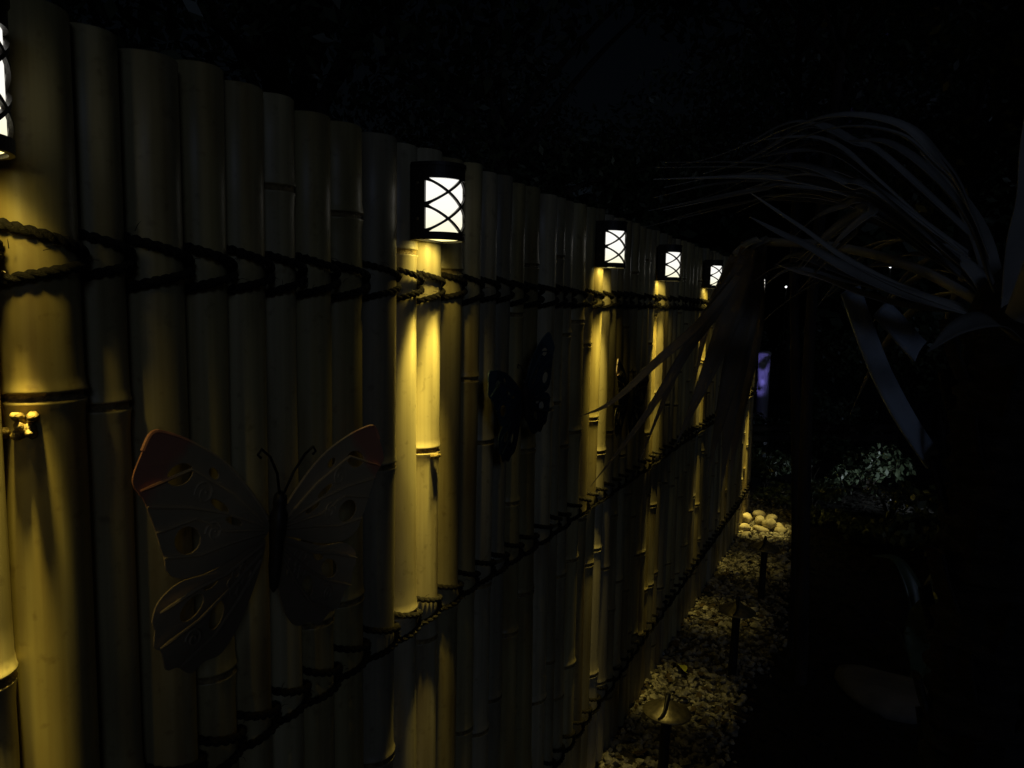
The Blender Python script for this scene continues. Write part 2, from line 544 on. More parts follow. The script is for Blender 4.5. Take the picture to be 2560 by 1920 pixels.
def rope_line(zfun, seed, fine=True):
    rr = random.Random(seed)
    mb = MB()
    for i, (yc, r, xo) in enumerate(poles):
        if yc < -0.4: continue
        z = zfun(yc) + rr.uniform(-0.003, 0.003)
        near = yc < 3.2
        K = 11 if near else 7
        for sgn in (1, -1):
            pts = []; wob = rr.uniform(-0.004, 0.004)
            for k in range(K + 1):
                f = k / K
                a = R(-122 + 236 * f)        # -y side round the front to the +y side
                lift = max(0.0, 1 - f / 0.80) ** 1.1 * (0.034 + wob)
                rad = r + 0.0056 + 0.0015 * math.sin(f * math.pi)
                pts.append((xo + rad * math.cos(a), yc - FY + rad * math.sin(a), z + sgn * (lift + 0.003)))
            if near: twist(mb, pts, 0.0034, 0.0025, 44, rr.uniform(0, 6))
            else: mb.tube(pts, 0.0072, 6)
        # loose coir fibres
        if near:
            for q in range(7):
                a = R(rr.uniform(-60, 100)); rad = r + 0.011
                p = Vector((xo + rad * math.cos(a), yc - FY + rad * math.sin(a), z + rr.uniform(-0.025, 0.03)))
                d = Vector((rr.uniform(0, 1), rr.uniform(-1, 1), rr.uniform(-1, 1))).normalized() * rr.uniform(0.006, 0.014)
                mb.tube([p, p + d * 0.5 + Vector((0, 0, 0.002)), p + d], [0.0005, 0.0004, 0.0002], 3, cap=False)
    return mb.build('rope', M_ROPE, fence)


rope_line(lambda y: interp(ROPE_Z, y), 11)
rope_line(lambda y: 0.917, 12)
rope_line(lambda y: 0.235, 13)
for z in (1.49, 0.90, 0.22):
    mb = MB()
    mb.tube([(-0.075, -1.3 - FY, z), (-0.075, 1.0 - FY, z + 0.004), (-0.075, 5.62 - FY, z)], 0.026, 12)
    mb.build('rail', M_RAIL, fence)


# ------------------------------------------------------------------ wall lanterns
LR, LS, LH = 0.047, 0.022, 0.090         # half-round radius, straight side length, glass height
BAND_LO, BAND_HI = 0.013, 0.027


def dshape(r, s, n=28, inset=0.0):
    """Outline of the lantern seen from above: flat back at x = 0, straight sides, half-round front."""
    pts = [(0.0 + inset, -r + inset)]
    for k in range(n + 1):
        a = -math.pi / 2 + math.pi * k / n
        pts.append((s + (r - inset) * math.cos(a), (r - inset) * math.sin(a)))
    pts.append((0.0 + inset, r - inset))
    return pts


def prism(mb, outline, z0, z1, top=True, bottom=True):
    n = len(outline)
    v = [(x, y, z0) for x, y in outline] + [(x, y, z1) for x, y in outline]
    f = [(i, (i + 1) % n, n + (i + 1) % n, n + i) for i in range(n)]
    if bottom: f.append(tuple(range(n))[::-1])
    if top: f.append(tuple(range(n, 2 * n)))
    mb.add(v, f)


def ring(mb, outer, inner, z0, z1):
    n = len(outer)
    v = [(x, y, z0) for x, y in outer] + [(x, y, z1) for x, y in outer] + [(x, y, z0) for x, y in inner] + [(x, y, z1) for x, y in inner]
    f = []
    for i in range(n):
        j = (i + 1) % n
        f += [(i, j, n + j, n + i), (2 * n + j, 2 * n + i, 3 * n + i, 3 * n + j), (n + i, n + j, 3 * n + j, 3 * n + i), (j, i, 2 * n + i, 2 * n + j)]
    mb.add(v, f)


def surf(u, v, r):
    a = -math.pi / 2 + math.pi * u
    return Vector((LS + r * math.cos(a), r * math.sin(a), BAND_LO + LH * (1 - v))), Vector((math.cos(a), math.sin(a), 0))


def lattice_strip(mb, fn, u0, u1, w=0.0042, n=30):
    r0, r1 = LR - 0.0030, LR + 0.0008
    verts, faces = [], []
    for i in range(n + 1):
        u = u0 + (u1 - u0) * i / n
        v = fn(u)
        e = 1e-3
        ua, ub = max(u0, u - e), min(u1, u + e)
        p, nn = surf(u, v, LR)
        t = (surf(ub, fn(ub), LR)[0] - surf(ua, fn(ua), LR)[0]).normalized()
        side = nn.cross(t).normalized()
        flare = 1 + 0.9 * max(0, 1 - min(u, 1 - u) / 0.10)
        for rr_, sg in ((r0, -1), (r1, -1), (r1, 1), (r0, 1)):
            verts.append(p + nn * (rr_ - LR) + side * (sg * w * 0.5 * flare))
        if i:
            b = (i - 1) * 4
            for k in range(4):
                k2 = (k + 1) % 4
                faces.append((b + k, b + k2, b + 4 + k2, b + 4 + k))
    faces.append((0, 1, 2, 3)); faces.append((n * 4 + 3, n * 4 + 2, n * 4 + 1, n * 4))
    mb.add(verts, faces)


def g(t):
    return 0.5 * t + 0.5 * (1 - math.cos(math.pi * t / 2))


def diag(u):
    return 0.5 * g(u / 0.5) if u <= 0.5 else 1 - 0.5 * g((1 - u) / 0.5)


def rhomb(u):
    return 0.5 * g(u / 0.5) if u <= 0.5 else 0.5 * g((1 - u) / 0.5)


def make_lantern():
    root = thing('wall_lantern', (0, 0, 0), 'x', 'lantern', 'lanterns along the bamboo fence')
    zt = BAND_LO + LH
    mb = MB()                                   # housing: back plate, cheeks, bottom band, top band and lid
    mb.box((-0.004, -LR, 0.0), (0.003, LR, zt + BAND_HI))
    mb.box((0.003, -LR, 0.0), (LS - 0.001, -LR + 0.003, zt))
    mb.box((0.003, LR - 0.003, 0.0), (LS - 0.001, LR, zt))
    ring(mb, dshape(LR + 0.0015, LS), dshape(LR + 0.0015, LS, inset=0.005), 0.0, BAND_LO)
    prism(mb, dshape(LR + 0.0005, LS), zt, zt + BAND_HI - 0.006)
    prism(mb, dshape(LR + 0.0025, LS), zt + BAND_HI - 0.006, zt + BAND_HI)
    # corner uprights where the glass meets the cheeks
    for sy in (-1, 1):
        mb.box((LS - 0.004, sy * LR - 0.0025, BAND_LO - 0.001), (LS + 0.003, sy * LR + 0.0025, zt + 0.001))
    mb.build('housing', M_BLACK, root, smooth=False)
    mb = MB()
    lattice_strip(mb, diag, 0, 1)
    lattice_strip(mb, lambda u: 1 - diag(u), 0, 1)
    lattice_strip(mb, lambda u: 0.5 + rhomb(u), 0, 1)
    lattice_strip(mb, lambda u: 0.5 - rhomb(u), 0, 1)
    mb.build('lattice', M_BLACK, root, smooth=False)
    mb = MB()                                   # glowing curved glass
    n = 36; r = LR - 0.004
    v = []
    for z in (BAND_LO - 0.002, zt + 0.002):
        for k in range(n + 1):
            a = -math.pi / 2 + math.pi * k / n
            v.append((LS + r * math.cos(a), r * math.sin(a), z))
    mb.add(v, [(k, k + 1, n + 2 + k, n + 1 + k) for k in range(n)])
    mb.build('glass', M_GLASS, root)
    mb = MB()                                   # lens closing the underside
    ol = dshape(LR, LS, inset=0.006)
    mb.add([(x, y, 0.0035) for x, y in ol], [tuple(range(len(ol)))[::-1]])
    mb.build('lens', M_LENS, root, smooth=False)
    for z in (0.035, 0.095):                    # screws in the cheek
        mb = MB()
        mb.lathe([(0, 0.0032), (0.0012, 0.0030), (0.0018, 0.0015)], 10, cap1=True)
        mb.v = [(0.010 + x, -LR - zz, z + yy) for x, yy, zz in mb.v]
        mb.build('screw', M_BRASS, root)
    for sy in (-1, 1):                          # two small lamps side by side, aimed down and a little towards the poles
        L = bpy.data.lights.new('lantern_beam', 'SPOT')
        L.energy = 17; L.color = (1.0, 0.76, 0.15)
        L.spot_size = R(25); L.spot_blend = 1.0; L.shadow_soft_size = 0.009
        lo = bpy.data.objects.new('beam', L); COL.objects.link(lo); lo.parent = root
        lo.location = (0.046, sy * 0.027, -0.004)
        d = Vector((-0.175, 0, -1)).normalized()
        lo.rotation_euler = (-d).to_track_quat('Z', 'Y').to_euler()
    L = bpy.data.lights.new('lantern_downlight', 'SPOT')  # the middle lamp throws straight down onto the gravel
    L.energy = 15; L.color = (1.0, 0.80, 0.22)
    L.spot_size = R(21); L.spot_blend = 1.0; L.shadow_soft_size = 0.009
    lo = bpy.data.objects.new('downlight', L); COL.objects.link(lo); lo.parent = root
    lo.location = (0.055, 0, -0.004)
    lo.rotation_euler = (-Vector((0.035, 0, -1))).to_track_quat('Z', 'Y').to_euler()
    L = bpy.data.lights.new('lantern_spill', 'SPOT')     # the wider spill of the same bulb onto the poles
    L.energy = 0.40; L.color = (1.0, 0.76, 0.15)
    L.spot_size = R(125); L.spot_blend = 0.5; L.shadow_soft_size = 0.010
    lo = bpy.data.objects.new('spill', L); COL.objects.link(lo); lo.parent = root
    lo.location = (0.040, 0, -0.003)
    d = Vector((-0.75, 0, -1)).normalized()
    lo.rotation_euler = (-d).to_track_quat('Z', 'Y').to_euler()
    return root


lan = [(0.393, 1.618, 'lit black lantern cut off by the left edge, biggest and nearest of the fence lanterns'),
       (1.189, 1.606, 'lit black lantern above the brightest yellow streak, second largest along the fence'),
       (2.150, 1.606, 'lit black lantern on the middle of the fence, third along from the near end'),
       (2.845, 1.592, 'lit black lantern fourth along the fence, crossed below by long thin palm blades'),
       (3.69, 1.586, 'smallest visible lit black lantern, half hidden by the drooping palm frond'),
       (4.500, 1.582, 'lit black lantern hidden behind the drooping palm frond'),
       (5.300, 1.580, 'lit black lantern at the far end of the fence above the pale river stones')]
proto = make_lantern()
lanterns = []
for i, (yy, zz, lab) in enumerate(lan):
    o = proto if i == 0 else copy_tree(proto)
    near = min(poles, key=lambda p: abs(p[0] - yy))
    o.location = (max(p[1] + p[2] for p in poles if abs(p[0] - yy) < 0.08) + 0.004, yy, zz)
    o['label'] = lab
    lanterns.append(o)
for i, gain in ((0, 1.1), (6, 6.5)):         # nearest lantern's beams narrowed; far lantern boosted to brighten the river stones
    for ch in lanterns[i].children:
        if ch.type == 'LIGHT':
            ch.data = ch.data.copy(); ch.data.energy *= gain
            if i == 0 and ch.name.startswith('beam'):
                ch.data.spot_size = R(21); ch.location.x = 0.012; ch.location.y += 0.012; ch.data.energy *= 1.5
                ch.rotation_euler = (0.03, 0, 0)
            if i == 0 and ch.name.startswith('downlight'): ch.data.energy *= 0.12


# ------------------------------------------------------------------ butterflies
def prism_holes(loops, thick, bend):
    """Sheet with holes: loops[0] outline, the others holes; returns an MB with both faces and the cut walls."""
    l3 = [[Vector((x, y, 0)) for x, y in lp] for lp in loops]
    tris = tessellate_polygon(l3)
    flat = [p for lp in loops for p in lp]
    n = len(flat)
    mb = MB()
    v = [(bend(x, y) + thick / 2, x, y) for x, y in flat] + [(bend(x, y) - thick / 2, x, y) for x, y in flat]
    f = [tuple(t) for t in tris] + [tuple(n + i for i in t[::-1]) for t in tris]
    b = 0
    for lp in loops:
        m = len(lp)
        f += [(b + i, b + (i + 1) % m, n + b + (i + 1) % m, n + b + i) for i in range(m)]
        b += m
    mb.add(v, f)
    return mb


def smooth_loop(pts, per=6):
    out = []; n = len(pts)
    for i in range(n):
        p0, p1, p2, p3 = [Vector(pts[(i + k - 1) % n]) for k in range(4)]
        for j in range(per):
            t = j / per
            q = 0.5 * ((2 * p1) + (p2 - p0) * t + (2 * p0 - 5 * p1 + 4 * p2 - p3) * t * t + (-p0 + 3 * p1 - 3 * p2 + p3) * t ** 3)
            out.append((q.x, q.y))
    return out


def ell(cx, cy, rx, ry, rot=0.0, n=14):
    c, s = math.cos(rot), math.sin(rot)
    return [(cx + rx * math.cos(a) * c - ry * math.sin(a) * s, cy + rx * math.cos(a) * s + ry * math.sin(a) * c)
            for a in [2 * math.pi * k / n for k in range(n)]]


FORE = [(0.012, 0.012), (0.050, 0.055), (0.095, 0.092), (0.145, 0.117), (0.185, 0.130), (0.208, 0.131), (0.222, 0.108), (0.232, 0.082), (0.222, 0.066), (0.216, 0.060),
        (0.204, 0.036), (0.199, 0.026), (0.190, 0.004), (0.184, -0.006), (0.176, -0.026), (0.150, -0.038), (0.10, -0.036), (0.05, -0.022), (0.015, -0.010)]
HIND = [(0.012, -0.014), (0.055, -0.026), (0.105, -0.040), (0.152, -0.043), (0.180, -0.058), (0.187, -0.078), (0.182, -0.090), (0.180, -0.110), (0.168, -0.120), (0.158, -0.143),
        (0.140, -0.146), (0.118, -0.160), (0.098, -0.152), (0.070, -0.150), (0.045, -0.125), (0.025, -0.085), (0.012, -0.045)]
FHOLES = [ell(0.165, 0.083, 0.020, 0.0125, -0.15), ell(0.112, 0.080, 0.010, 0.006, 0.6), ell(0.150, 0.006, 0.021, 0.016, 0.3), ell(0.100, 0.040, 0.018, 0.005, 0.5),
          ell(0.075, 0.018, 0.016, 0.0045, 0.35)]
HHOLES = [ell(0.128, -0.078, 0.020, 0.013, -0.5), ell(0.085, -0.098, 0.012, 0.018, 0.3), ell(0.100, -0.056, 0.013, 0.005, -0.3)]


def wing_material(name, tip, mid, root, rough=0.45):
    m, t, b = mat(name, rough, 0.5, 0.05)
    tc = t.nodes.new('ShaderNodeTexCoord'); sp = t.nodes.new('ShaderNodeSeparateXYZ')
    t.links.new(tc.outputs['Object'], sp.inputs[0])
    ab = t.nodes.new('ShaderNodeMath'); ab.operation = 'ABSOLUTE'; t.links.new(sp.outputs['Y'], ab.inputs[0])
    ad = t.nodes.new('ShaderNodeMath'); ad.operation = 'MULTIPLY_ADD'; ad.inputs[1].default_value = 0.9
    t.links.new(sp.outputs['Z'], ad.inputs[0]); t.links.new(ab.outputs[0], ad.inputs[2])
    nz = t.nodes.new('ShaderNodeTexNoise'); nz.inputs['Scale'].default_value = 40; t.links.new(tc.outputs['Object'], nz.inputs['Vector'])
    a2 = t.nodes.new('ShaderNodeMath'); a2.operation = 'MULTIPLY_ADD'; a2.inputs[1].default_value = 0.03
    t.links.new(nz.outputs['Fac'], a2.inputs[0]); t.links.new(ad.outputs[0], a2.inputs[2])
    rp = ramp(t, [(0.02, root), (0.13, mid), (0.265, mid), (0.285, tip)])
    t.links.new(a2.outputs[0], rp.inputs[0])
    t.links.new(rp.outputs[0], b.inputs['Base Color'])
    bp = t.nodes.new('ShaderNodeBump'); bp.inputs['Strength'].default_value = 0.4; bp.inputs['Distance'].default_value = 0.003
    t.links.new(nz.outputs['Fac'], bp.inputs['Height']); t.links.new(bp.outputs[0], b.inputs['Normal'])
    return m


def make_butterfly(yc, zc, scale, tilt, wm, label, group='metal butterflies hung on the fence', xoff=0.075, fold=0.07):
    root = thing('metal_butterfly', (xoff, yc, zc), label, 'butterfly ornament', group)
    root.rotation_euler = (tilt, 0, 0)
    root.scale = (scale,) * 3
    bend = lambda x, y: 0.004 + fold * abs(x) * (0.55 + 0.45 * abs(x) / 0.2) * 0.8 - 0.05 * abs(y)
    for sg in (-1, 1):
        mir = lambda lp: [(sg * x, y) for x, y in lp]
        mb = prism_holes([mir(smooth_loop(FORE))] + [mir(h) for h in FHOLES], 0.0022, bend)
        m2 = prism_holes([mir(smooth_loop(HIND))] + [mir(h) for h in HHOLES], 0.0022, lambda x, y: bend(x, y) - 0.004)
        mb.add(m2.v, m2.f)
        # raised veins fanning out to the scalloped rim
        for ends in ([(0.02, 0.008), (0.08, 0.052), (0.15, 0.088), (0.222, 0.070)], [(0.02, 0.004), (0.09, 0.030), (0.15, 0.044), (0.212, 0.052)],
                     [(0.02, 0.0), (0.09, 0.008), (0.14, 0.030), (0.199, 0.022)], [(0.02, -0.004), (0.08, -0.008), (0.13, -0.014), (0.184, -0.008)],
                     [(0.02, -0.02), (0.08, -0.046), (0.13, -0.055), (0.182, -0.070)], [(0.02, -0.03), (0.07, -0.066), (0.12, -0.094), (0.176, -0.112)],
                     [(0.02, -0.04), (0.055, -0.085), (0.09, -0.120), (0.140, -0.143)]):
            lp = []
            for a, b2 in zip(ends, ends[1:]):
                for k in range(5):
                    lp.append((a[0] + (b2[0] - a[0]) * k / 5, a[1] + (b2[1] - a[1]) * k / 5))
            lp.append(ends[-1])
            mb.tube([(bend(x, y) + 0.0022, sg * x, y) for x, y in lp], [0.0022] * (len(lp) - 1) + [0.0012], 6)
        # flower and curl in relief
        for k in range(7):
            a = 2 * math.pi * k / 7
            c = (0.055 + 0.014 * math.cos(a), -0.060 + 0.014 * math.sin(a))
            mb.tube([(bend(x, y) + 0.001, sg * x, y) for x, y in ell(c[0], c[1], 0.0075, 0.0060, a, 10) + [ell(c[0], c[1], 0.0075, 0.0060, a, 10)[0]]], 0.0014, 5)
        mb.tube([(bend(x, y) + 0.001, sg * x, y) for x, y in ell(0.055, -0.060, 0.005, 0.005) + [ell(0.055, -0.060, 0.005, 0.005)[0]]], 0.0018, 5)
        for cx, cy, r0 in ((0.128, 0.058, 0.016), (0.110, 0.010, 0.014), (0.125, -0.115, 0.013)):
            mb.tube([(bend(cx, cy) + 0.002, sg * (cx + r0 * (1 - k / 26) * math.cos(k * 0.42)), cy + r0 * (1 - k / 26) * math.sin(k * 0.42)) for k in range(24)], 0.0016, 5)
        # rolled rim along the leading edge
        mb.tube([(bend(x, y), sg * x, y) for x, y in smooth_loop(FORE)[0:36]], 0.0026, 6)
        mb.build('wing', wm, root, smooth=False)
    mb = MB()
    prof = [(-0.085, 0.001), (-0.078, 0.006), (-0.05, 0.009), (-0.02, 0.009), (0.0, 0.0115), (0.018, 0.012), (0.028, 0.008), (0.034, 0.0095), (0.044, 0.0085), (0.050, 0.003)]
    mb.lathe(prof, 14, 0.012, 0, True, True)
    mb.build('body', M_DARKMETAL, root)
    for sg in (-1, 1):
        mb = MB()
        mb.tube([(0.014, sg * 0.004, 0.046), (0.018, sg * 0.016, 0.075), (0.02, sg * 0.034, 0.098), (0.02, sg * 0.050, 0.108), (0.02, sg * 0.056, 0.101), (0.02, sg * 0.050, 0.097)], 0.0018, 6)
        mb.build('antenna', M_DARKMETAL, root)
    mb = MB()                                    # hanging bracket that keeps it on the fence
    mb.tube([(0.004, 0, 0.01), (-0.020, 0, 0.012), (-0.042, 0, 0.012)], 0.004, 8)
    mb.build('bracket', M_DARKMETAL, root)
    return root


WM1 = wing_material('wing_rust_olive', (0.85, 0.38, 0.22), (0.70, 0.54, 0.30), (0.30, 0.23, 0.14))
WM2 = wing_material('wing_teal', (0.10, 0.15, 0.17), (0.05, 0.08, 0.10), (0.03, 0.035, 0.04), 0.22)
WM3 = wing_material('wing_bronze', (0.26, 0.19, 0.15), (0.12, 0.11, 0.10), (0.06, 0.05, 0.05))
make_butterfly(0.750, 1.206, 0.97, R(-7), WM1, 'large openwork metal butterfly with rusty wing tips hung between the two nearest lanterns')
make_butterfly(1.532, 1.300, 0.76, R(13), WM2, 'dark teal metal butterfly hung on the fence right of the brightest yellow streak')
make_butterfly(2.358, 1.212, 0.80, R(-8), WM3, 'small bronze metal butterfly below the middle lantern, partly behind palm blades')


# ------------------------------------------------------------------ path lights
def make_path_light():
    root = thing('path_light', (0, 0, 0), 'x', 'path light', 'low path lights in the gravel')
    mb = MB()
    mb.lathe([(-0.06, 0.010), (0.0, 0.019), (0.02, 0.021), (0.20, 0.018), (0.245, 0.020), (0.262, 0.026), (0.276, 0.020)], 18, cap1=True)
    mb.build('post', M_DARKMETAL, root)
    mb = MB()
    top = [(0.262, 0.086), (0.2635, 0.0872), (0.266, 0.086), (0.272, 0.066), (0.281, 0.046), (0.291, 0.028), (0.301, 0.013), (0.307, 0.004)]
    bot = [(0.303, 0.004), (0.297, 0.013), (0.287, 0.028), (0.277, 0.046), (0.268, 0.066), (0.262, 0.086)]
    mb.lathe(bot + top, 40, cap1=True)
    mb.build('cap', M_BRASS, root)
    mb = MB()                                    # curled strap rising over the cap
    a = R(-98)
    pts, rad = [], []
    for k in range(13):
        f = k / 12
        rr = 0.084 * (1 - f) - 0.004 * f
        z = 0.268 + 0.043 * f ** 1.5 + 0.008 * math.sin(f * math.pi) + 0.003
        aa = a + 0.35 * f * (1 - f) * 2
        pts.append((rr * math.cos(aa), rr * math.sin(aa), z)); rad.append(0.0028 + 0.0058 * f)
    mb.tube(pts, rad, 10)
    mb.lathe([(0.300, 0.006), (0.310, 0.0105), (0.318, 0.0085), (0.323, 0.003)], 12, cap1=True)
    mb.build('finial', M_DARKMETAL, root)
    return root


pl = make_path_light()
for i, (x, y, lab) in enumerate([(0.263, 2.205, 'brass capped path light nearest the camera, catching a yellow glint on its cap'),
                                 (0.328, 3.110, 'dim path light with dark cap standing right of the second gravel patch'),
                                 (0.325, 4.020, 'small dark path light in front of the pale river stones')]):
    o = pl if i == 0 else copy_tree(pl)
    o.location = (x, y, 0); o['label'] = lab; o.scale = (0.84, 0.84, 1.06)
    o.rotation_euler = (random.uniform(-0.03, 0.03), random.uniform(-0.03, 0.03), (0, 0.1, -0.12)[i])

# ------------------------------------------------------------------ river stones and fallen leaves
RS = [(0.085, 5.19, 0.082, 0.62, 'large cream river stone at the left front of the pile'),
      (0.215, 5.22, 0.090, 0.50, 'wide flat yellowish river stone at the front middle of the pile'),
      (0.070, 5.40, 0.080, 0.66, 'round greenish cream river stone at the left, touching the fence'),
      (0.190, 5.40, 0.070, 0.60, 'tilted yellow river stone in the middle of the pile'),
      (0.300, 5.30, 0.080, 0.66, 'tan river stone right of the flat yellowish one'),
      (0.175, 5.58, 0.075, 0.62, 'grey white river stone at the back of the pile'),
      (0.290, 5.52, 0.070, 0.60, 'pinkish tan river stone at the back right of the pile'),
      (0.400, 5.26, 0.060, 0.80, 'pointed pale river stone at the right end of the pile'),
      (0.250, 5.70, 0.060, 0.60, 'small grey river stone farthest back in the pile'),
      (0.130, 5.02, 0.050, 0.60, 'small lime yellow stone alone in front of the pile'),
      (0.370, 5.42, 0.055, 0.70, 'small brownish river stone behind the pointed pale one')]
for i, (x, y, s, sq, lab) in enumerate(RS):
    x = 0.115 + (x - 0.16) * 0.72; y = 5.36 + (y - 5.35) * 0.72; s *= 0.66
    sv, sf = stone_shape(3, 700 + i, 0.17)
    sv = sv * np.array([1, 0.78, sq]) * s
    me = bpy.data.meshes.new('river_stone'); me.from_pydata([tuple(p) for p in sv], [], [tuple(int(k) for k in f) for f in sf])
    me.polygons.foreach_set('use_smooth', [True] * len(me.polygons)); me.materials.append(M_RIVER)
    ob = link('river_stone', me); ob.location = (x, y, s * sq * 0.72 + (0.03 if 1 < i < 7 else 0))
    ob.rotation_euler = (random.uniform(-0.35, 0.35), random.uniform(-0.35, 0.35), random.uniform(0, 6))
    tag(ob, lab, 'stone', 'pale river stones by the fence end')


def leaf_mesh(length, width, curl, n=8):
    mb = MB(); v = []
    for i in range(n + 1):
        f = i / n
        w = width * (math.sin(math.pi * min(1, f * 0.95 + 0.03)) ** 0.8) * (1 - 0.25 * f)
        z = curl * math.sin(f * math.pi)
        v += [(f * length - length / 2, -w / 2, z + w * 0.14), (f * length - length / 2, 0, z), (f * length - length / 2, w / 2, z + w * 0.14)]
    f_ = []
    for i in range(n):
        b = i * 3
        f_ += [(b, b + 3, b + 4, b + 1), (b + 1, b + 4, b + 5, b + 2)]
    mb.add(v, f_)
    mb.tube([(-length / 2 - length * 0.2, 0, 0.001), (-length / 2, 0, 0)], 0.0009, 5)
    return mb


for x, y, L, W, m, rz, lab in [(0.137, 3.03, 0.085, 0.046, M_YLEAF, 2.2, 'bright yellow fallen leaf lying on the lit gravel'),
                               (0.105, 3.71, 0.055, 0.024, M_PLEAF, 1.2, 'pale curled fallen leaf on the gravel beside the second path light'),
                               (0.060, 3.60, 0.060, 0.024, M_PLEAF, 0.5, 'greyish fallen leaf on dark gravel near the fence foot'),
                               (0.170, 6.40, 0.110, 0.070, M_PLEAF, 0.4, 'big pale dead leaf on the dark ground beyond the river stones')]:
    ob = leaf_mesh(L, W, 0.010).build('fallen_leaf', m)
    ob.location = (x, y, 0.026); ob.rotation_euler = (0.25, 0.15, rz)
    tag(ob, lab, 'leaf')

# ------------------------------------------------------------------ palm beside the path
LEAVES=[
  ([(0.919, 1.693, 1.604), (0.763, 1.598, 1.707), (0.686, 1.564, 1.722), (0.605, 1.562, 1.74), (0.515, 1.577, 1.752), (0.333, 1.604, 1.762)],0.030),
  ([(0.94, 1.591, 1.597), (0.883, 1.521, 1.704), (0.842, 1.485, 1.751), (0.784, 1.464, 1.805), (0.692, 1.468, 1.83), (0.599, 1.513, 1.823), (0.527, 1.59, 1.814)],0.026),
  ([(0.936, 1.76, 1.639), (0.764, 1.698, 1.797), (0.708, 1.675, 1.823), (0.65, 1.674, 1.856), (0.604, 1.686, 1.855), (0.536, 1.706, 1.823), (0.474, 1.73, 1.804), (0.404, 1.751, 1.792)],0.026),
  ([(0.93, 1.809, 1.603), (0.755, 1.688, 1.743), (0.694, 1.665, 1.791), (0.643, 1.665, 1.811), (0.574, 1.666, 1.81), (0.5, 1.686, 1.803)],0.024),
  ([(0.901, 1.627, 1.585), (0.747, 1.547, 1.713), (0.701, 1.55, 1.729), (0.653, 1.553, 1.755), (0.603, 1.564, 1.769), (0.549, 1.595, 1.772), (0.493, 1.623, 1.764)],0.022),
  ([(0.92, 1.861, 1.614), (0.724, 1.782, 1.726), (0.566, 1.769, 1.769), (0.421, 1.813, 1.777), (0.268, 1.85, 1.759)],0.020),
  ([(0.896, 1.737, 1.599), (0.711, 1.72, 1.719), (0.571, 1.714, 1.751), (0.513, 1.742, 1.75), (0.397, 1.741, 1.732), (0.286, 1.743, 1.715)],0.018),
  ([(0.903, 1.651, 1.594), (0.749, 1.568, 1.69), (0.703, 1.568, 1.688), (0.656, 1.578, 1.671), (0.612, 1.609, 1.637)],0.022),
  ([(0.899, 1.578, 1.562), (0.759, 1.514, 1.669), (0.73, 1.511, 1.665), (0.693, 1.513, 1.64), (0.663, 1.519, 1.615), (0.626, 1.554, 1.587)],0.026),
  ([(0.909, 1.509, 1.499), (0.802, 1.441, 1.527), (0.717, 1.372, 1.563), (0.663, 1.317, 1.595), (0.625, 1.279, 1.615), (0.581, 1.261, 1.641)],0.034),
  ([(0.844, 1.704, 1.528), (0.715, 1.649, 1.568), (0.641, 1.617, 1.598), (0.608, 1.625, 1.601), (0.577, 1.642, 1.584)],0.034),
  ([(0.942, 1.415, 1.512), (0.911, 1.359, 1.63), (0.88, 1.323, 1.731), (0.842, 1.317, 1.834), (0.801, 1.342, 1.926)],0.040),
  ([(0.961, 1.48, 1.513), (0.957, 1.437, 1.637), (0.954, 1.391, 1.738), (0.953, 1.35, 1.859)],0.045),
  ([(0.943, 1.53, 1.54), (0.895, 1.464, 1.641), (0.835, 1.411, 1.712), (0.769, 1.386, 1.762), (0.71, 1.393, 1.773)],0.034),
  ([(0.958, 1.364, 1.488), (0.976, 1.272, 1.577), (1.001, 1.233, 1.616), (1.035, 1.19, 1.591)],0.040),
  ([(0.968, 1.421, 1.457), (0.917, 1.289, 1.485), (0.87, 1.211, 1.476), (0.833, 1.157, 1.446)],0.030),
  ([(1.003, 1.885, 1.492), (0.967, 1.999, 1.657), (0.912, 2.099, 1.786), (0.844, 2.19, 1.889)],0.040),
  ([(1.032, 1.785, 1.47), (1.103, 1.941, 1.568), (1.167, 2.092, 1.661)],0.045),
]
STUBS=[
  ([(0.885, 1.686, 1.211), (0.832, 1.616, 1.294), (0.786, 1.571, 1.379), (0.755, 1.543, 1.452), (0.724, 1.516, 1.535)],0.042),
  ([(0.908, 1.656, 1.333), (0.854, 1.606, 1.409), (0.81, 1.57, 1.464), (0.775, 1.558, 1.502)],0.046),
]
BLADES=[
  ([(0.537, 1.819, 1.645), (0.533, 1.801, 1.508), (0.516, 1.792, 1.31), (0.499, 1.802, 1.075)],0.062),
  ([(0.519, 1.81, 1.639), (0.51, 1.768, 1.507), (0.483, 1.735, 1.331), (0.447, 1.739, 1.128)],0.058),
  ([(0.506, 1.78, 1.629), (0.487, 1.735, 1.507), (0.445, 1.698, 1.358), (0.387, 1.674, 1.197)],0.050),
  ([(0.501, 1.731, 1.61), (0.467, 1.681, 1.506), (0.397, 1.634, 1.377), (0.32, 1.617, 1.158)],0.024),
  ([(0.5, 1.706, 1.592), (0.442, 1.643, 1.472), (0.347, 1.576, 1.277), (0.24, 1.529, 1.114)],0.022),
  ([(0.502, 1.682, 1.565), (0.439, 1.619, 1.466), (0.363, 1.574, 1.385), (0.277, 1.546, 1.297), (0.206, 1.542, 1.26)],0.020),
  ([(0.534, 1.862, 1.649), (0.537, 1.887, 1.471), (0.516, 1.911, 1.279), (0.499, 1.936, 1.086)],0.055),
  ([(0.48, 1.766, 1.612), (0.466, 1.742, 1.559), (0.436, 1.718, 1.471), (0.415, 1.703, 1.33)],0.030),
]



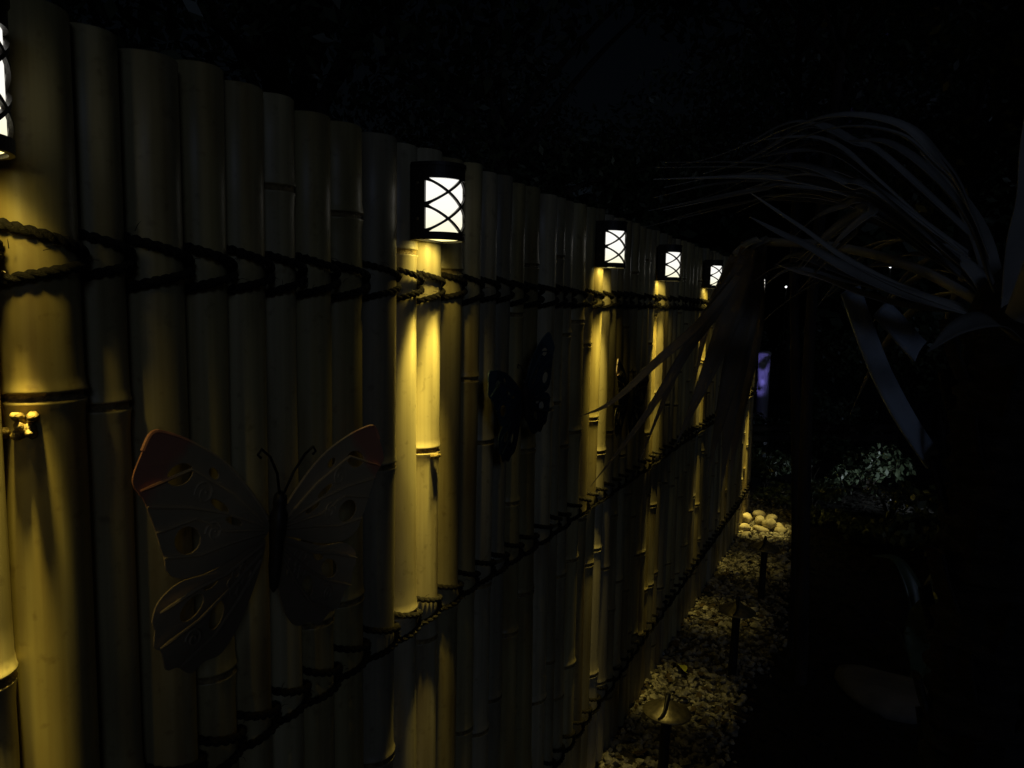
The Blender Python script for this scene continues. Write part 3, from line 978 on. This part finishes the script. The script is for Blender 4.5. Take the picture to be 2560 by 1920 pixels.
def spline(pts, per=6):
    pts = [Vector(p) for p in pts]
    ext = [pts[0] * 2 - pts[1]] + pts + [pts[-1] * 2 - pts[-2]]
    out = []
    for i in range(len(pts) - 1):
        p0, p1, p2, p3 = ext[i:i + 4]
        for j in range(per):
            t = j / per
            out.append(0.5 * ((2 * p1) + (p2 - p0) * t + (2 * p0 - 5 * p1 + 4 * p2 - p3) * t * t + (-p0 + 3 * p1 - 3 * p2 + p3) * t ** 3))
    out.append(pts[-1])
    return out


def strap(pts, width, tip=True, keel=0.28, thick=0.0016, flat=None, cutnotch=False):
    """A long sword-shaped leaf blade with a V keel and real thickness."""
    c = spline(pts)
    n = len(c); mb = MB(); v = []
    ref = flat or Vector((0.25, -0.55, 0.80))
    for i, p in enumerate(c):
        t = (c[min(i + 1, n - 1)] - c[max(i - 1, 0)]).normalized()
        nn = (ref - t * ref.dot(t)).normalized()
        s = t.cross(nn).normalized()
        f = i / (n - 1)
        if tip: w = width * (0.75 + 0.25 * math.sin(min(1, f * 2.2) * math.pi / 2)) * max(0.03, 1 - max(0, (f - 0.35) / 0.65) ** 1.4)
        else: w = width * (1 - 0.12 * f)
        a = p + s * (w / 2) + nn * (w * keel * 0.5); b = p - s * (w / 2) + nn * (w * keel * 0.5)
        am = p + s * (w / 4) + nn * (w * keel * 0.17); bm_ = p - s * (w / 4) + nn * (w * keel * 0.17)
        v += [a, am, p, bm_, b] + [q - nn * thick for q in (b, bm_, p, am, a)]
    f_ = []
    for i in range(n - 1):
        b = i * 10
        for k in range(10):
            k2 = (k + 1) % 10
            f_.append((b + k, b + 10 + k, b + 10 + k2, b + k2))
    f_.append(tuple(range(10))[::-1]); f_.append(tuple((n - 1) * 10 + k for k in range(10)))
    mb.add(v, f_)
    return mb


CROWN = Vector((0.97, 1.66, 1.50))
palm = thing('palm', (0.99, 1.66, 0), 'palm with long arching strap leaves beside the path on the right', 'palm')
PB = Vector((0.99, 1.66, 0))


def local(pts): return [Vector(p) - PB for p in pts]


mb = MB()
prof = [(-0.05, 0.105)]
for k in range(30):
    z = k * 0.048
    rr = 0.086 - 0.010 * z + random.uniform(-0.004, 0.004)
    prof += [(z, rr + 0.010), (z + 0.012, rr + 0.012), (z + 0.020, rr), (z + 0.042, rr - 0.002)]
prof += [(1.46, 0.08), (1.54, 0.055), (1.58, 0.02)]
mb.lathe(prof, 26, cap1=True, jit=lambda a, z: 1 + 0.05 * math.sin(3 * a + 5 * z) + 0.03 * math.sin(7 * a - 9 * z))
mb.build('trunk', M_BARK, palm)
for li, (pts, w) in enumerate(LEAVES):
    if li == 11: continue
    strap(local(pts), w * 1.3).build('leaf', M_PALM, palm)
rj = random.Random(17)
for q in range(2):                                 # finer leaves filling out the same arching fan
    for pts, w in LEAVES[:11]:
        e = Vector((rj.uniform(-0.05, 0.05), rj.uniform(-0.08, 0.10), rj.uniform(-0.07, 0.05)))
        m_ = len(pts) - 1
        pj = [Vector(p) + e * (k / m_) ** 0.8 for k, p in enumerate(pts)]
        strap(local(pj), w * rj.uniform(0.45, 0.8)).build('leaf', M_PALM, palm)
for k in range(22):                                # leaves on the far and right side of the crown
    a = R(random.uniform(-60, 150)); L = random.uniform(0.5, 0.8); el = random.uniform(0.2, 1.1)
    pts = []
    for j in range(6):
        f = j / 5
        pts.append(CROWN + Vector((math.cos(a) * L * f * math.cos(el * (1 - 0.4 * f)), math.sin(a) * L * f * math.cos(el * (1 - 0.4 * f)), L * (math.sin(el) * f - 0.75 * f * f))))
    if any(p.y < 1.15 for p in pts): continue
    strap(local(pts), random.uniform(0.026, 0.04)).build('leaf', M_PALM, palm)
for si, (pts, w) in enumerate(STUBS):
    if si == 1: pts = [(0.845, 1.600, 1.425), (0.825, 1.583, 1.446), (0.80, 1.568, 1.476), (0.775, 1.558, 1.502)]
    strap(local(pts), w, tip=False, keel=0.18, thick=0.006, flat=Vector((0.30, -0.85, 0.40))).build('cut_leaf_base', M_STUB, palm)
for k in range(26):                                # old leaf bases round the trunk
    a = R(k * 137.5); z = 0.55 + 0.033 * k
    d = Vector((math.cos(a), math.sin(a), 0))
    p = Vector((0, 0, z)) + d * 0.066
    strap([p, p + d * 0.022 + Vector((0, 0, 0.05)), p + d * 0.040 + Vector((0, 0, 0.11))], 0.055, tip=False, keel=0.3, thick=0.006, flat=d).build('leaf_base', M_BARK, palm)
# drooping dry frond on the left of the crown
hub = Vector((0.535, 1.82, 1.647))
mb = MB()
mb.tube(spline(local([CROWN, (0.83, 1.73, 1.585), (0.68, 1.79, 1.632), hub])), 0.010, 8)
mb.build('leaf_stalk', M_PALM, palm)
for bi, (pts, w) in enumerate(BLADES):
    if bi in (0, 6): pts = [Vector(p) - Vector((0.030, 0.012, 0)) for p in pts]
    strap(local(pts), w, keel=0.22, flat=Vector((0.30, -0.90, 0.30))).build('leaf', M_BLADE, palm)
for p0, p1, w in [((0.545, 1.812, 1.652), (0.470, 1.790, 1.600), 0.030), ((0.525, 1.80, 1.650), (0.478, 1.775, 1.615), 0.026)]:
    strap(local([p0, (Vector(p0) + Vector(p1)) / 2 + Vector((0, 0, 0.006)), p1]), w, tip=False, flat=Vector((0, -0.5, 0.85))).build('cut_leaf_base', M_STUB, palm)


# ------------------------------------------------------------------ shrubs, slim trees and background planting
def leaf_cloud(centers, n, size, aspect=0.5, seed=0):
    """Many small leaf-shaped faces spread through ellipsoids (cx, cy, cz, rx, ry, rz)."""
    r = np.random.default_rng(seed)
    C = np.array(centers); w = (C[:, 3] * C[:, 4] * C[:, 5]) ** (2 / 3); w = w / w.sum()
    k = r.choice(len(C), n, p=w)
    d = r.normal(size=(n, 3)); d /= np.linalg.norm(d, axis=1)[:, None]
    rad = r.uniform(0.35, 1.0, n) ** 0.5
    p = C[k, :3] + d * rad[:, None] * C[k, 3:6]
    nrm = d + r.normal(scale=0.9, size=(n, 3)) + np.array([0, 0, 0.4]); nrm /= np.linalg.norm(nrm, axis=1)[:, None]
    t = np.cross(nrm, r.normal(size=(n, 3))); t /= np.linalg.norm(t, axis=1)[:, None]
    b = np.cross(nrm, t)
    L = size * r.uniform(0.6, 1.4, n)[:, None]; W = L * aspect
    q = np.stack([p - t * L * 0.5, p + b * W * 0.5 + nrm * W * 0.12, p + t * L * 0.5, p - b * W * 0.5 + nrm * W * 0.12], axis=1).reshape(-1, 3)
    me = bpy.data.meshes.new('foliage')
    me.vertices.add(4 * n); me.vertices.foreach_set('co', q.ravel())
    me.loops.add(4 * n); me.loops.foreach_set('vertex_index', np.arange(4 * n))
    me.polygons.add(n); me.polygons.foreach_set('loop_start', np.arange(0, 4 * n, 4))
    me.update(calc_edges=True)
    return me


def shrub(x, y, h, w, n, size, label, seed, m=M_SHRUB, group='low shrubs beyond the fence end'):
    root = thing('shrub', (x, y, 0), label, 'shrub', group)
    r = random.Random(seed)
    mb = MB(); cs = []
    for k in range(7):
        a = r.uniform(0, 6.28); rr = w * r.uniform(0.15, 0.8); hh = h * r.uniform(0.55, 1.0)
        mb.tube([(0, 0, -0.02), (rr * 0.4 * math.cos(a), rr * 0.4 * math.sin(a), hh * 0.5), (rr * math.cos(a), rr * math.sin(a), hh * 0.9)], [0.008, 0.006, 0.003], 5)
        cs.append((rr * math.cos(a), rr * math.sin(a), hh * 0.78, w * r.uniform(0.3, 0.5), w * r.uniform(0.3, 0.5), h * r.uniform(0.18, 0.30)))
    mb.build('stem', M_TRUNK, root)
    me = leaf_cloud(cs, n, size, 0.55, seed); me.materials.append(m)
    link('foliage', me, root)
    return root


shrub(0.02, 6.55, 0.34, 0.26, 900, 0.045, 'low glossy leaved shrub directly beyond the fence end', 21)
shrub(0.42, 6.20, 0.22, 0.28, 700, 0.040, 'short dark ground shrub right of the river stones', 22)
shrub(0.35, 7.20, 0.42, 0.34, 1000, 0.050, 'green shrub under the low wooden rail', 23)
shrub(-0.20, 8.15, 0.52, 0.36, 1000, 0.055, 'shrub catching cold light at the foot of the violet post', 24)
shrub(0.78, 6.9, 0.40, 0.34, 900, 0.050, 'dim shrub at the right end of the low wooden rail', 25)
shrub(0.75, 5.3, 0.20, 0.28, 600, 0.040, 'small dark shrub right of the two slim trunks', 26)
shrub(0.30, 8.6, 0.70, 0.42, 1100, 0.055, 'tall shrub behind the low wooden rail', 27)
shrub(1.15, 4.6, 0.55, 0.40, 1100, 0.055, 'dark bushy shrub behind the palm trunk', 28)

for i, (x, y, h, w, n, lab) in enumerate([
        (0.16, 5.95, 0.16, 0.20, 260, 'sparse low sprig of shrub right behind the river stones'),
        (0.55, 6.75, 0.26, 0.24, 320, 'thin shrub in front of the right half of the low rail'),
        (-0.05, 7.45, 0.55, 0.22, 300, 'upright thin shrub crossing the left half of the low rail'),
        (0.62, 8.1, 0.60, 0.30, 420, 'loose shrub behind the right end of the low rail'),
        (0.95, 6.1, 0.30, 0.26, 320, 'loose dim shrub left of the palm trunk'),
        (0.52, 5.65, 0.14, 0.22, 240, 'flat creeping shrub right of the pale stones')]):
    shrub(x, y, h, w, n, 0.036, lab, 120 + i)

# slim trees
for i, (path, rad, lab) in enumerate([
        ([(0.535, 3.40, -0.05), (0.53, 3.40, 0.4), (0.495, 3.415, 1.0), (0.450, 3.43, 1.70), (0.42, 3.44, 2.6)], 0.021, 'slim dark tree trunk beyond the drooping frond, straighter of the two'),
        ([(0.585, 3.19, -0.05), (0.575, 3.19, 0.3), (0.553, 3.21, 0.9), (0.544, 3.24, 1.63), (0.60, 3.27, 2.6)], 0.026, 'slightly thicker slim trunk leaning right next to the straighter one')]):
    root = thing('slim_tree', path[0][:2] + (0,), lab, 'tree', 'slim trees beside the path')
    b = Vector(root.location)
    mb = MB(); c = [p - b for p in spline(path, 8)]
    mb.tube(c, [rad * (1.15 - 0.5 * k / len(c)) for k in range(len(c))], 12)
    mb.build('trunk', M_TRUNK, root)
    mb = MB()
    e = c[-1]; cs = []
    for k in range(8):
        a = k * 0.8 + i; d = Vector((math.cos(a) * 0.55, math.sin(a) * 0.55, 0.25 + 0.1 * (k % 3)))
        mb.tube([e + Vector((0, 0, -0.35 + 0.04 * k)), e + d * 0.5, e + d], [0.009, 0.007, 0.003], 6)
        cs.append((*(e + d), 0.28, 0.28, 0.18))
    mb.build('branch', M_TRUNK, root)
    me = leaf_cloud(cs, 1600, 0.07, 0.4, 60 + i); me.materials.append(M_LEAF)
    link('crown', me, root)

# low rail
rail = thing('low_rail', (0.25, 7.36, 0), 'low dark two bar wooden rail beyond the fence end', 'rail')
b = Vector((0.25, 7.36, 0))
for z in (0.325, 0.415):
    mb = MB(); mb.tube([Vector((-0.40, 7.08, z - 0.01)) - b, Vector((1.0, 7.75, z + 0.02)) - b], 0.036, 12); mb.build('bar', M_RAIL, rail)
for x, y in ((-0.36, 7.10), (0.30, 7.415), (0.96, 7.73)):
    mb = MB(); mb.tube([Vector((x + 0.03, y + 0.05, -0.05)) - b, Vector((x + 0.03, y + 0.05, 0.50)) - b], 0.032, 12); mb.build('post', M_RAIL, rail)

# pale post washed by a violet garden spotlight
mb = MB()
mb.lathe([(-0.1, 0.075), (0.05, 0.075), (0.06, 0.066), (0.98, 0.064), (0.985, 0.070), (1.01, 0.070), (1.03, 0.05)], 20, cap1=True)
ob = mb.build('pale_post', M_PALEWOOD); ob.location = (-0.295, 8.80, 0)
tag(ob, 'pale post glowing violet beyond the fence end', 'post')


def garden_spot(loc, target, color, energy, size, label):
    root = thing('garden_spotlight', loc, label, 'spotlight', 'garden spotlights')
    d = (Vector(target) - Vector(loc)).normalized()
    q = d.to_track_quat('Z', 'Y')
    mb = MB()
    mb.lathe([(-0.05, 0.020), (-0.045, 0.028), (0.0, 0.030), (0.03, 0.034), (0.032, 0.034), (0.032, 0.030), (0.020, 0.028)], 18, cap0=True)
    hd = mb.build('head', M_DARKMETAL, root)
    hd.location = (0, 0, 0.10); hd.rotation_mode = 'QUATERNION'; hd.rotation_quaternion = q
    mb = MB(); mb.lathe([(0.020, 0.028), (0.021, 0.001)], 18)
    ln = mb.build('lens', emitter('spot_lens', color, 3), hd)
    mb = MB(); mb.tube([(0, 0, -0.08), (0, 0, 0.05), (0, 0, 0.085)], [0.003, 0.008, 0.008], 8); mb.build('stake', M_DARKMETAL, root)
    L = bpy.data.lights.new('spot_beam', 'SPOT'); L.color = color; L.energy = energy; L.spot_size = R(size); L.spot_blend = 0.8; L.shadow_soft_size = 0.02
    lo = bpy.data.objects.new('beam', L); COL.objects.link(lo); lo.parent = root
    lo.location = Vector((0, 0, 0.10)) + d * 0.035
    lo.rotation_euler = (-d).to_track_quat('Z', 'Y').to_euler()
    return root


garden_spot((-0.55, 8.05, 0), (-0.31, 8.75, 0.85), (0.30, 0.26, 1.0), 26, 40, 'small spotlight on a stake aimed up at the violet post')
garden_spot((1.45, 6.3, 0.0), (0.1, 6.9, 0.38), (0.80, 0.92, 1.0), 9, 95, 'small cold white spotlight on a stake aimed across the shrubs')

# far garden lamps seen as glints
for (x, y, z, rr, lab) in [(-0.508, 12.76, 1.83, 0.016, 'tiny bright white lamp glinting high beyond the slim trunks'),
                           (0.024, 10.70, 1.09, 0.016, 'faint white lamp glinting beside the slim trunks'),
                           (0.099, 9.60, 0.84, 0.013, 'lowest faint white lamp glinting between the slim trunks'),
                           (0.886, 8.99, 1.95, 0.014, 'tiny white lamp glinting through the palm leaves')]:
    root = thing('garden_lamp', (x, y, 0), lab, 'lamp', 'far garden lamps')
    mb = MB(); mb.tube([(0, 0, -0.05), (0, 0, z - rr * 1.2)], 0.012, 8); mb.build('pole', M_DARKMETAL, root)
    mb = MB(); mb.lathe([(z - rr, 0.004), (z - rr * 0.6, rr * 0.8), (z, rr), (z + rr * 0.6, rr * 0.8), (z + rr, 0.003)], 12); mb.build('bulb', M_BULB, root)
    mb = MB(); mb.lathe([(z + rr * 0.8, rr * 1.3), (z + rr * 1.0, rr * 1.25), (z + rr * 1.7, rr * 0.3)], 14, cap1=True, cap0=True); mb.build('hood', M_DARKMETAL, root)

# flat rock and a broad-leaved plant in the dark at lower right
sv, sf = stone_shape(3, 901, 0.16)
sv = sv * np.array([0.20, 0.13, 0.055])
me = bpy.data.meshes.new('flat_rock'); me.from_pydata([tuple(p) for p in sv], [], [tuple(int(k) for k in f) for f in sf])
me.polygons.foreach_set('use_smooth', [True] * len(me.polygons)); me.materials.append(M_ROCK)
ob = link('flat_rock', me); ob.location = (0.93, 3.18, 0.03); ob.rotation_euler = (0.08, 0.06, -0.35)
tag(ob, 'flat rounded grey rock lying on dark soil at the lower right', 'rock')
root = thing('broad_leaf_plant', (1.02, 3.42, 0), 'dim plant with a few broad leaves behind the flat rock', 'plant')
for pts, w in [([(0, 0, 0), (-0.02, -0.03, 0.20), (0.02, -0.06, 0.36), (0.10, -0.12, 0.40), (0.17, -0.18, 0.30)], 0.10),
               ([(0, 0, 0), (-0.06, -0.04, 0.14), (-0.10, -0.09, 0.24), (-0.14, -0.14, 0.28)], 0.03),
               ([(0, 0, 0), (0.05, 0.02, 0.25), (0.14, 0.0, 0.40), (0.26, -0.06, 0.42), (0.34, -0.10, 0.28)], 0.09),
               ([(0, 0, 0), (-0.02, 0.05, 0.28), (-0.10, 0.10, 0.45), (-0.20, 0.12, 0.46)], 0.08),
               ([(0, 0, 0), (0.02, 0.08, 0.30), (0.10, 0.18, 0.46), (0.2, 0.26, 0.42)], 0.08)]:
    strap(pts, w, keel=0.3, flat=Vector((0, -0.3, 0.9))).build('leaf', M_SHRUB, root)


def tree(x, y, h, r, n, size, label, seed, trunk_r=0.12, group='trees round the garden'):
    root = thing('garden_tree', (x, y, 0), label, 'tree', group)
    rd = random.Random(seed)
    mb = MB()
    top = h * 0.62
    c = [(0, 0, -0.1), (0.05, 0.02, top * 0.4), (rd.uniform(-0.15, 0.15), rd.uniform(-0.15, 0.15), top)]
    mb.tube(spline(c, 6), [trunk_r * (1.2 - 0.6 * k / 12) for k in range(13)], 12)
    cs = []
    for k in range(13):
        a = rd.uniform(0, 6.28); f = rd.uniform(0.3, 1)
        e = Vector((math.cos(a) * r * f, math.sin(a) * r * f, h * rd.uniform(0.5, 0.95)))
        s = Vector((0, 0, top * rd.uniform(0.6, 1.0)))
        mb.tube(spline([s, (s + e) / 2 + Vector((0, 0, 0.15)), e], 5), [trunk_r * 0.4 * (1 - 0.8 * k2 / 10) for k2 in range(11)], 7)
        cs.append((*e, r * rd.uniform(0.25, 0.5), r * rd.uniform(0.25, 0.5), h * rd.uniform(0.07, 0.15)))
    mb.build('trunk', M_TRUNK, root)
    me = leaf_cloud(cs, n, size, 0.45, seed); me.materials.append(M_LEAF)
    link('crown', me, root)
    return root


tree(-2.3, 3.6, 5.2, 1.9, 11000, 0.085, 'dark leafy tree rising behind the middle of the fence', 31)
tree(-3.2, 8.2, 6.0, 2.6, 12000, 0.10, 'tall dark tree behind the far end of the fence', 32)
tree(2.1, 5.6, 4.6, 1.7, 14000, 0.085, 'leafy tree overhanging the palm at the upper right', 33)
tree(1.6, 10.5, 6.5, 2.6, 12000, 0.11, 'tall dark tree closing the far end of the path', 34)
tree(-0.6, 14.5, 7.0, 3.2, 9000, 0.14, 'far dark tree behind the glinting garden lamps', 35)
for i, (x, y, w, h, lab) in enumerate([(1.5, 8.6, 0.8, 1.5, 'broad dark bush far right of the slim trunks'), (0.5, 12.2, 1.0, 1.5, 'broad dark bush closing the view past the violet post'),
                                       (-1.2, 11.0, 0.9, 1.7, 'tall dark bush behind the far fence end'), (2.4, 3.9, 0.8, 1.3, 'dark bush at the right edge behind the palm trunk')]):
    shrub(x, y, h, w, 2600, 0.075, lab, 80 + i, M_LEAF, 'dark bushes at the back of the garden')


# a far belt of trees that closes the view behind everything
r_ = np.random.default_rng(99)
cs = []
for k in range(46):
    a = -0.62 + 1.35 * k / 45
    d_ = 24 + r_.uniform(-2, 4)
    for zz in (0.8, 2.6, 4.6):
        cs.append((0.7 + d_ * math.sin(a), d_ * math.cos(a), zz + r_.uniform(-0.3, 0.6), 1.5, 1.2, 1.5))
me = leaf_cloud(cs, 26000, 0.62, 0.6, 98); me.name = 'treeline'; me.materials.append(M_LEAF)
tag(link('treeline', me), kind='stuff')
